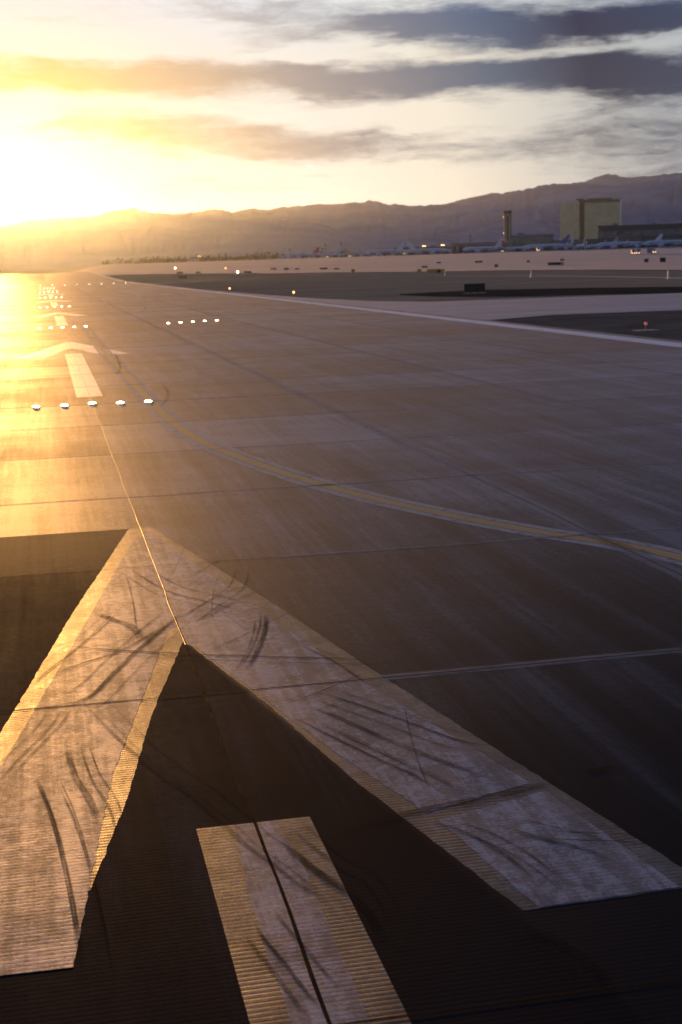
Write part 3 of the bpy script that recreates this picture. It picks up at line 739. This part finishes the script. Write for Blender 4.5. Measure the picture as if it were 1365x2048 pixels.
# ------------------------------------------------------------------ aircraft
m_white_skin = plain('white_skin', (.50, .51, .55), .35, .5, 0, .06); m_grey_skin = plain('grey_skin', (.30, .31, .34), .4)
m_dark_glass = plain('dark_glass', (.02, .02, .025), .15, .6); m_tyre = plain('black_tyre', (.02, .02, .02), .9)
tails = {'red': plain('red_skin', (.40, .05, .03), .4), 'blue': plain('blue_skin', (.05, .07, .30), .4), 'white': m_white_skin,
         'orange': plain('orange_skin', (.55, .22, .05), .4), 'purple': plain('purple_skin', (.16, .10, .34), .4), 'grey': m_grey_skin, 'dark': plain('dark_skin', (.05, .05, .07), .4)}
def make_plane():
    t = thing('airliner', '', 'airliner')
    prof = [(.05, -16.6), (.7, -16.2), (1.3, -15.2), (1.75, -13.6), (1.9, -11.5), (1.9, 6), (1.75, 9), (1.25, 12.5), (.65, 15.6), (.2, 17.2)]
    zo = [2.9, 2.95, 3.05, 3.15, 3.2, 3.2, 3.3, 3.7, 4.2, 4.5]
    bm = bmesh.new(); lathe(bm, prof, 20, 'X', zo); fus = link('fuselage', bm, m_white_skin, t, True)
    bm = bmesh.new(); lathe(bm, [(1.2, -13.2), (1.72, -11.6), (1.82, -10), (1.82, 4), (1.4, 7.4)], 18, 'X', [2.98, 3.0, 2.98, 2.98, 3.25])
    bel = link('belly', bm, m_grey_skin, fus, True); bel.location.z = -.22
    bm = bmesh.new(); box(bm, -15.55, -14.6, -1.0, 1.0, 3.55, 4.0, .1); link('cockpit_window', bm, m_dark_glass, fus)
    for s in (-1, 1):
        bm = bmesh.new(); box(bm, -12.5, 10, s*1.9-.06, s*1.9+.02, 3.55, 3.85); link('window_row', bm, m_dark_glass, fus)
        bm = bmesh.new(); prism(bm, [(-4.2, s*1.6), (2.8, s*1.6), (6.2, s*16.6), (4.6, s*16.9)], -.18, .18)
        for v in bm.verts: v.co.z += 2.2+abs(v.co.y)*.085
        prism(bm, [(4.7, s*16.75), (6.2, s*16.75), (7.2, s*17.3), (6.4, s*17.3)], 3.6, 3.75)
        link('wing', bm, m_grey_skin, t)
        bm = bmesh.new(); lathe(bm, [(.75, -6.3), (1.0, -5.9), (1.02, -4.2), (.6, -1.9)], 16, 'X', [0]*4)
        for v in bm.verts: v.co.y += s*5.2; v.co.z += 1.55
        link('engine', bm, m_white_skin, t, True)
        bm = bmesh.new(); prism(bm, [(11.8, s*.6), (15.4, s*.5), (17.2, s*5.9), (15.9, s*6.0)], 4.2, 4.42)
        link('tailplane', bm, m_white_skin, t)
        bm = bmesh.new(); cyl(bm, (1, s*2.5, .55), (1, s*2.5, 2.3), .14); cyl(bm, (1, s*2.25, .55), (1, s*2.8, .55), .55, None, 14); link('landing_gear', bm, m_tyre, t)
    bm = bmesh.new(); cyl(bm, (-12.6, 0, .42), (-12.6, 0, 2.2), .12); cyl(bm, (-12.6, -.25, .42), (-12.6, .25, .42), .42, None, 14); link('nose_gear', bm, m_tyre, t)
    bm = bmesh.new()
    for y in (-1, 1): pass
    P = [(10.2, 4.9), (15.9, 5.0), (18.4, 11.3), (16.1, 11.4)]
    A = [bm.verts.new((x, -.16, z)) for x, z in P]; B = [bm.verts.new((x, .16, z)) for x, z in P]
    for i in range(4): bm.faces.new((A[i], A[(i+1) % 4], B[(i+1) % 4], B[i]))
    bm.faces.new(A); bm.faces.new(B[::-1])
    link('tail_fin', bm, m_white_skin, t)
    return t
plane0 = make_plane()
planes = [  # px, distance, heading offset (0 = side on, nose left), scale, tail, label
    (605, 1480, .1, 1., 'red', 'airliner with a purple belly right of the white hangar', 'purple'),
    (651, 1490, .15, .85, 'white', 'small white airliner between the purple bellied one and the pole', None),
    (676, 1540, .9, .8, 'grey', 'small grey tailed airliner under the tall light pole', None),
    (718, 1560, 2.9, .85, 'orange', 'white airliner with an orange tail standing behind the pole', None),
    (768, 1400, .05, 1.15, 'white', 'long low white airliner side on, nose to the sun', None),
    (816, 1500, 2.2, 1.1, 'grey', 'white airliner nose to terminal, first left of the brown block', None),
    (857, 1480, 3.0, 1.2, 'white', 'white airliner parked close against the brown block', None),
    (895, 1510, 1.2, 1., 'red', 'white airliner partly hidden by the brown block', None),
    (965, 1400, .1, 1.15, 'white', 'long white airliner right of the brown block, side on', None),
    (1040, 1400, 3.2, .95, 'red', 'white airliner with a red tail below the control tower', None),
    (1092, 1370, .08, 1.25, 'blue', 'long bluish white airliner below the grey hall', None),
    (1128, 1400, 1.0, 1.0, 'white', 'white airliner nose in beside the first jet bridge', None),
    (1162, 1340, 1.35, 1.0, 'white', 'white airliner end on between two jet bridges', None),
    (1203, 1330, .35, .9, 'grey', 'blurred white airliner left of the dark terminal centre', None),
    (1238, 1300, .12, 1.2, 'dark', 'blurred long airliner under the dark terminal', None),
    (1283, 1300, .2, 1.05, 'white', 'blurred airliner right of the long one under the terminal', None),
    (1333, 1290, .1, 1.2, 'dark', 'blurred airliner at the right end of the terminal', None)]
for i, (px, d, h, sc, tail, lab, bel) in enumerate(planes):
    p = far(px, d); p.z += .15
    rz = -math.atan2(p.x-CX, p.y)+h
    if i == 0: o = plane0; o.location = p; o.rotation_euler = (0, 0, rz); o['label'] = lab
    else: o = dup(plane0, p, rz, lab)
    o.scale = (sc, sc, sc); o['group'] = 'airliners parked along the terminal'
    for ch in list(o.children):
        if ch.name.startswith('tail_fin'):
            ch.material_slots[0].link = 'OBJECT'; ch.material_slots[0].material = tails[tail]
        if bel and ch.name.startswith('fuselage'):
            for g in ch.children:
                if g.name.startswith('belly'): g.material_slots[0].link = 'OBJECT'; g.material_slots[0].material = tails[bel]

# ------------------------------------------------------------------ buildings
def facing(p): return -math.atan2(p.x-CX, p.y)
m_wall = plain('grey_cladding', (.16, .165, .175), .7, .3, 0, .15, .05); m_wall_dk = plain('dark_cladding', (.055, .06, .07), .7, .3, 0, .2, .05)
m_wall_br = plain('brown_cladding', (.15, .115, .085), .8, .2, 0, .15, .05); m_roof = plain('grey_roof', (.22, .23, .23), .8, .3)
m_wall_wh = plain('white_cladding', (.55, .55, .56), .6, .3, 0, .08, .1); m_glass = plain('tinted_glass', (.03, .04, .05), .12, .7)
def size(px0, px1, dist): return abs(px1-px0)*dist/FPX
def base_y(px, dist):
    p = far(px, dist); q = p-EYEP; z = q.dot(fw); return 1024-FPX*q.dot(up)/z
def block(name, label, px0, px1, ytop, dist, depth, wall, roof=m_roof, band=True, group=None, bays=0, canopy=False, cat='building'):
    pc = (px0+px1)/2; p = far(pc, dist); w = size(px0, px1, dist); h = (base_y(pc, dist)-ytop)*dist/FPX
    t = thing(name, label, cat, p, facing(p), group)
    bm = bmesh.new(); box(bm, -w/2, w/2, 0, depth, -2, h); link('wall', bm, wall, t)
    bm = bmesh.new(); box(bm, -w/2-.8, w/2+.8, -.9, depth+.8, h, h+.9)
    rf = link('roof', bm, roof, t)
    rnd = random.Random(int(pc))
    for k in range(max(2, int(w/22))):
        bm = bmesh.new()
        x = rnd.uniform(-w/2+3, w/2-5); y = rnd.uniform(3, depth-6); box(bm, x, x+rnd.uniform(2, 5), y, y+3, h+.9, h+.9+rnd.uniform(1, 2.4))
        link('roof_unit', bm, m_wall, rf)
    if band:
        n = bays or max(2, int(w/14))
        for k in range(n):
            a = -w/2+w*k/n+.8; b = -w/2+w*(k+1)/n-.8
            bm = bmesh.new(); box(bm, a, b, -.14, .2, h*.45, h*.78); f = link('window', bm, m_glass, t)
            bm = bmesh.new()
            for j in range(1, 4): x = a+(b-a)*j/4; box(bm, x-.08, x+.08, -.22, -.15, h*.45, h*.78)
            link('mullion', bm, m_roof, f)
    if canopy:
        bm = bmesh.new(); box(bm, -w/2-1, w/2+1, -7, -1.0, h*.55, h*.62); link('canopy', bm, roof, t)
    return t
block('concourse', 'long low grey concourse left of the control tower', 905, 1022, 487, 1560, 40, m_wall, bays=9)
block('terminal_hall', 'grey hall with a dark window band right of the control tower', 1022, 1106, 472, 1600, 60, m_wall, bays=6)
block('concourse', 'low grey link between the hall and the dark terminal', 1108, 1215, 481, 1570, 40, m_wall, bays=8)
block('terminal_hall', 'dark stepped front block at the left end of the right terminal', 1198, 1236, 455, 1540, 50, m_wall_dk, m_wall_dk, bays=3)
block('terminal', 'large dark flat roofed terminal at the right end', 1228, 1450, 451, 1600, 90, m_wall_dk, m_wall, bays=11, canopy=True)
block('gate_lounge', 'low dark gate lounge along the foot of the right terminal', 1215, 1440, 473, 1500, 22, m_wall_dk, m_wall, bays=12)
block('warehouse', 'low brown block among the parked airliners', 906, 942, 500, 1470, 26, m_wall_br, m_wall_br, bays=6)
block('warehouse', 'long low brown shed with a flat roof behind the airliners', 790, 834, 496, 1750, 30, m_wall_br, m_roof, bays=6)
block('warehouse', 'pale far shed left of two orange lamps', 834, 905, 495, 1800, 30, m_wall, m_roof, bays=5)
block('hangar', 'white hangar at the right end of the trees', 553, 575, 513, 1480, 30, m_wall_wh, m_wall_wh, bays=2)
block('warehouse', 'tiny pale shed under the trees on the sunny side', 375, 397, 519, 1475, 20, m_wall_wh, m_roof, bays=3)
block('warehouse', 'low pale shed behind the purple bellied airliner', 596, 640, 512, 1700, 30, m_wall_wh, m_roof, bays=4)
block('warehouse', 'low pale shed behind the pole', 655, 735, 506, 1800, 30, m_wall, m_roof, bays=6)

def hotel():
    D = 2600; p = far(1180, D); w0 = size(1122, 1160, D); w1 = size(1160, 1237, D); k = D/FPX
    h = (base_y(1180, D)-407)*k
    t = thing('hotel_tower', 'massive gold glass hotel block with a dark vertical recess', 'hotel', p, facing(p))
    m, nt, b = newmat('gold_glass')
    oc = mk(nt, 'ShaderNodeTexCoord').outputs['Object']; x, y, z = XYZ(nt, oc)
    fl = RANGE(nt, MA(nt, 'FRACT', MA(nt, 'DIVIDE', z, 3.2)), .62, .7, 0., 1., False)
    br = mk(nt, 'ShaderNodeTexBrick'); 
    n = NOISE(nt, oc, .05, 4, .6)
    col = RAMP(nt, n, [(.3, (.42, .32, .18)), (.7, (.56, .44, .26))])
    put(nt, b.inputs['Base Color'], MIX(nt, MA(nt, 'MULTIPLY', fl, .45), col, (.12, .085, .05)))
    nt.nodes.remove(br)
    b.inputs['Metallic'].default_value = .45; b.inputs['Roughness'].default_value = .38
    x0 = (1122-1180)*k
    bm = bmesh.new(); prism(bm, [(x0, 34), (x0+w0, 0), (x0+w0+4, 26), (x0+w0-10, 50), (x0+6, 62)], -5, h-2); link('wing_block', bm, m, t)
    bm = bmesh.new(); prism(bm, [(x0+w0+9, 2), (x0+w0+w1, 8), (x0+w0+w1+4, 34), (x0+w0+9, 30)], -5, h+1); link('wing_block', bm, m, t)
    bm = bmesh.new(); box(bm, x0+w0-1, x0+w0+12, 9, 27, -5, h+3); link('recess', bm, m_wall_br, t)
    bm = bmesh.new(); box(bm, x0+w0+14, x0+w0+w1-14, 9, 24, h+1, h+4.5); link('roof_plant', bm, m_wall_br, t)
    bm = bmesh.new(); box(bm, x0+w0-6, x0+w0+8, 12, 24, h+3, h+5); link('roof_plant', bm, m_wall_br, t)
    bm = bmesh.new(); prism(bm, [(x0+w0+8, 1.4), (x0+w0+w1+.6, 7.4), (x0+w0+w1+.6, 6.8), (x0+w0+8, .8)], h-3, h+1.6); link('cornice', bm, m_wall_br, t)
hotel()
def control_tower():
    D = 1700; p = far(1016.5, D); k = D/FPX; h = (base_y(1016.5, D)-424)*k
    t = thing('control_tower', 'tall slim control tower with twin shafts and a wider cab', 'control tower', p, facing(p))
    m = plain('tower_concrete', (.26, .22, .17), .8, .3, 0, .12, .1); md = plain('tower_recess', (.05, .042, .035), .8)
    for s in (-1, 1):
        bm = bmesh.new(); lathe(bm, [(2.3, -2), (2.2, h*.8), (2.6, h*.9)], 14)
        for v in bm.verts: v.co.x += s*2.35
        link('shaft', bm, m, t)
    bm = bmesh.new(); box(bm, -1.6, 1.6, -1.5, 1.5, -2, h*.9); link('core', bm, md, t)
    bm = bmesh.new(); lathe(bm, [(4.3, h*.86), (5.0, h*.90), (5.0, h*.925)], 16); link('cab_floor', bm, m, t)
    bm = bmesh.new(); lathe(bm, [(4.3, h*.925), (4.8, h*.972)], 16); cb = link('cab_window', bm, m_glass, t)
    bm = bmesh.new()
    for i in range(8):
        a = i*math.pi/4; cyl(bm, (4.36*math.cos(a), 4.36*math.sin(a), h*.925), (4.88*math.cos(a), 4.88*math.sin(a), h*.972), .12, None, 6)
    link('mullion', bm, m, cb)
    bm = bmesh.new(); lathe(bm, [(5.1, h*.972), (5.0, h*.99), (3.2, h)], 16); rf = link('roof', bm, m, t)
    bm = bmesh.new(); cyl(bm, (0, 0, h), (0, 0, h+4), .12, .06, 6); cyl(bm, (1.5, 0, h), (1.5, 0, h+2.4), .08, .05, 6); link('antenna', bm, m_steel, rf)
    for zz, xx in ((h*.83, -4.75), (h*.45, -4.72), (h*.12, 1.0)):
        bm = bmesh.new(); lathe(bm, [(.25, zz), (.45, zz+.3), (.3, zz+.9)], 10)
        for v in bm.verts: v.co.x += xx; v.co.y -= 2.6 if xx > 0 else 0
        link('lamp', bm, m_orange, t)
control_tower()

def jet_bridge(px, dist, label, L=22):
    p = far(px, dist); t = thing('jet_bridge', label, 'jet bridge', p, facing(p)+.5, 'jet bridges at the terminal')
    bm = bmesh.new(); box(bm, -1.7, 1.7, -L, 0, 3.6, 6.6, .2); link('tunnel', bm, m_wall_dk, t)
    bm = bmesh.new(); box(bm, -2.4, 2.4, -L-3, -L+.6, 3.4, 6.9, .3); link('cab', bm, m_wall_dk, t)
    for y in (-L+3, -5):
        bm = bmesh.new(); cyl(bm, (0, y, -.2), (0, y, 3.7), .7); box(bm, -1.4, 1.4, y-.6, y+.6, -.2, .8); link('column', bm, m_steel, t)
    bm = bmesh.new(); lathe(bm, [(3.4, -.2), (3.4, 7.4), (2., 8.0)], 14); link('rotunda', bm, m_wall_dk, t)
for px, d, lab in ((1142, 1430, 'dark jet bridge right of the bluish airliner'), (1180, 1390, 'dark jet bridge right of the end on airliner'), (1218, 1370, 'blurred jet bridge left of the long airliner under the terminal'), (1262, 1370, 'blurred jet bridge right of the long airliner under the terminal'), (1312, 1360, 'blurred jet bridge left of the last airliner'), (922, 1440, 'jet bridge in front of the brown block')):
    jet_bridge(px, d, lab)

def light_pole(px, dist, ytop, label, lit=False):
    p = far(px, dist); h = (base_y(px, dist)-ytop)*dist/FPX
    t = thing('light_pole', label, 'light pole', p, facing(p), 'apron light poles')
    bm = bmesh.new(); cyl(bm, (0, 0, -.3), (0, 0, h), .42, .26, 10); link('pole', bm, m_wall_dk, t)
    bm = bmesh.new(); box(bm, -1.9, 1.9, -.5, .5, h-.2, h+.3); cyl(bm, (0, 0, h-.8), (0, 0, h-.2), .9, 1.3, 10); link('head_frame', bm, m_wall_dk, t)
    for s in (-1, 0, 1):
        bm = bmesh.new(); box(bm, s*1.3-.45, s*1.3+.45, -.9, -.5, h-.5, h+.6, .1); link('floodlight', bm, m_orange_flood if lit else m_steel, t)
m_orange_flood = glow_mat('sodium_flood', (1., .50, .2), 5.)
light_pole(683, 1600, 487, 'tall thin dark pole above the middle airliners')
light_pole(645, 1650, 497, 'shorter pole left of the tall thin one')
light_pole(652, 1700, 490, 'pole standing just right of the shorter one')
light_pole(941, 1650, 473, 'pale pole left of the control tower')
light_pole(580, 1650, 499, 'pole above the white hangar')
light_pole(849, 1500, 493, 'lit pole with orange lamps above the brown block, left one', True)
light_pole(886, 1500, 491, 'lit pole with orange lamps above the brown block, right one', True)
light_pole(398, 1600, 513, 'lit pole among the trees on the sunny side', True)

def truck(px, dist, label, heading):
    p = far(px, dist); p.z += .15; t = thing('service_truck', label, 'truck', p, facing(p)+heading, 'lit service trucks on the apron')
    bm = bmesh.new(); box(bm, -1.2, 1.2, -.6, 4.6, .7, 3.2, .08); link('cargo_box', bm, m_wall, t)
    bm = bmesh.new(); box(bm, -1.1, 1.1, -2.6, -.7, .6, 2.4, .15); cb = link('cab', bm, m_wall_wh, t)
    bm = bmesh.new(); box(bm, -.95, .95, -2.66, -2.58, 1.5, 2.2); link('windscreen', bm, m_dark_glass, cb)
    for x in (-1, 1):
        for y in (-1.7, 3.3):
            bm = bmesh.new(); cyl(bm, (x*.95, y, .45), (x*1.2, y, .45), .45, None, 14); link('wheel', bm, m_tyre, t)
        bm = bmesh.new(); lathe(bm, [(.32, 0), (.32, .1), (.1, .16)], 12)
        for v in bm.verts: v.co = Vector((x*.75+v.co.x, -2.62-v.co.z, 1.0+v.co.y))
        link('headlight', bm, m_head, t)
m_head = glow_mat('lit_headlight', (1., .62, .30), 2.5)
for px, d, lab, h in ((1267, 900, 'service truck with lit lamps, left one of the close pair', .05), (1277, 905, 'service truck with lit lamps, right one of the close pair', -.05), (1305, 920, 'dim service truck right of the close lit pair', .5), (1005, 1330, 'far service truck with lit lamps left of the tower foot', 0.), (1077, 1290, 'far service truck with an orange lamp below the hall', .1), (700, 1330, 'far service truck with lit lamps under the pole', 0.), (655, 1340, 'far lit service truck near the small white airliner', 0.)):
    truck(px, d, lab, h)

# ------------------------------------------------------------------ trees
m_leaf = plain('dark_foliage', (.045, .05, .022), .9, .1, 0, .35, .5); m_palm = plain('palm_foliage', (.05, .055, .025), .9, .1, 0, .3, .5); m_bark = plain('bark', (.07, .05, .035), .95)
def tree_kind(kind, seed):
    rnd = random.Random(seed)
    t = thing({'palm': 'palm_tree', 'bush': 'broadleaf_tree', 'cone': 'cypress_tree'}[kind], '', 'tree')
    bm = bmesh.new(); H = {'palm': 8., 'bush': 5., 'cone': 7.}[kind]
    cyl(bm, (0, 0, -.3), (.15, .1, H*.9 if kind == 'palm' else H*.5), .26, .15, 8)
    if kind == 'bush':
        for a in range(4): cyl(bm, (.1, .1, H*.35), (1.1*math.cos(a*1.6), 1.1*math.sin(a*1.6), H*.65), .12, .05, 6)
    link('trunk', bm, m_bark, t)
    bm = bmesh.new()
    def leaf(c, s, d=None):
        d = d or Vector((rnd.gauss(0, 1), rnd.gauss(0, 1), rnd.gauss(0, 1))).normalized(); q = d.orthogonal().normalized(); w = d.cross(q)
        bm.faces.new([bm.verts.new(c+s*(q*a+w*b)) for a, b in ((-.5, 0), (0, -.32), (.5, 0), (0, .32))])
    if kind == 'palm':
        top = Vector((.15, .1, H*.9))
        for i in range(22):
            a = rnd.uniform(0, 6.28); e = rnd.uniform(-.5, 1.1); L = rnd.uniform(1.6, 2.3); prev = None
            for k in range(7):
                s = k/6; p = top+Vector((math.cos(a)*L*s, math.sin(a)*L*s, L*(e*s-1.1*s*s))); ww = .26*(1-s*.75)
                q = Vector((-math.sin(a), math.cos(a), 0))*ww
                cur = (bm.verts.new(p+q), bm.verts.new(p-q))
                if prev: bm.faces.new((prev[0], prev[1], cur[1], cur[0]))
                prev = cur
    else:
        cl = []
        for i in range(16 if kind == 'bush' else 20):
            if kind == 'bush': cl.append((Vector((rnd.gauss(0, 1.2), rnd.gauss(0, 1.2), H*.62+rnd.gauss(0, .85))), rnd.uniform(.6, 1.1)))
            else:
                s = i/19; cl.append((Vector((rnd.gauss(0, .35*(1-s)+.05), rnd.gauss(0, .35*(1-s)+.05), H*(.18+.82*s))), .85*(1-s)+.2))
        for c, r in cl:
            for k in range(26): leaf(c+r*Vector((rnd.gauss(0, .5), rnd.gauss(0, .5), rnd.gauss(0, .5))), rnd.uniform(.35, .7))
    link('crown', bm, m_palm if kind == 'palm' else m_leaf, t)
    return t
protos = [tree_kind('palm', 1), tree_kind('bush', 2), tree_kind('cone', 3), tree_kind('bush', 4)]
tl = ['feathery palm in the tree row below the foothills', 'rounded dark tree in the tree row below the foothills', 'narrow pointed tree in the tree row below the foothills', 'loose bushy tree in the tree row below the foothills']
tg = ['palms in the tree row', 'rounded trees in the tree row', 'pointed trees in the tree row', 'bushy trees in the tree row']
first = [True]*4; rnd = random.Random(11); n = 118
for i in range(n):
    px = 205+(i+rnd.uniform(-.4, .4))*(352/n); k = rnd.choice([0, 1, 1, 2, 3, 3])
    d = rnd.uniform(1440, 1600); p = far(px, d); sc = rnd.uniform(.75, 1.25)*(.75 if px < 280 else 1.)
    if first[k]: o = protos[k]; first[k] = False; o.location = p; o.rotation_euler = (0, 0, rnd.uniform(0, 6)); o['label'] = tl[k]
    else: o = dup(protos[k], p, rnd.uniform(0, 6), tl[k])
    o.scale = (sc,)*3; o['group'] = tg[k]
for i in range(26):
    px = rnd.uniform(580, 790); k = rnd.choice([1, 3, 3]); p = far(px, rnd.uniform(1600, 1690)); sc = rnd.uniform(.9, 1.4)
    o = dup(protos[k], p, rnd.uniform(0, 6), 'bushy tree between the sheds behind the parked airliners' if k == 3 else 'rounded tree between the sheds behind the parked airliners')
    o.scale = (sc,)*3; o['group'] = 'bushy trees among the sheds' if k == 3 else 'rounded trees among the sheds'

# ------------------------------------------------------------------ haze
hm = bpy.data.materials.new('haze_air'); hm.use_nodes = True; nt = hm.node_tree; nt.nodes.clear()
pv = mk(nt, 'ShaderNodeVolumePrincipled'); pv.inputs['Color'].default_value = (*HAZE_COL, 1)
pv.inputs['Density'].default_value = HAZE_DENSITY; pv.inputs['Anisotropy'].default_value = HAZE_G
ou = mk(nt, 'ShaderNodeOutputMaterial'); nt.links.new(pv.outputs[0], ou.inputs['Volume'])
bm = bmesh.new(); box(bm, -12600, 12600, -12600, 12600, -18, 560)
struct(link('haze', bm, hm), 'thin sunlit evening haze over the airfield', 'stuff')
S.cycles.volume_bounces = 0
S.cycles.max_bounces = 6
S.cycles.transparent_max_bounces = 16
S.cycles.use_denoising = True
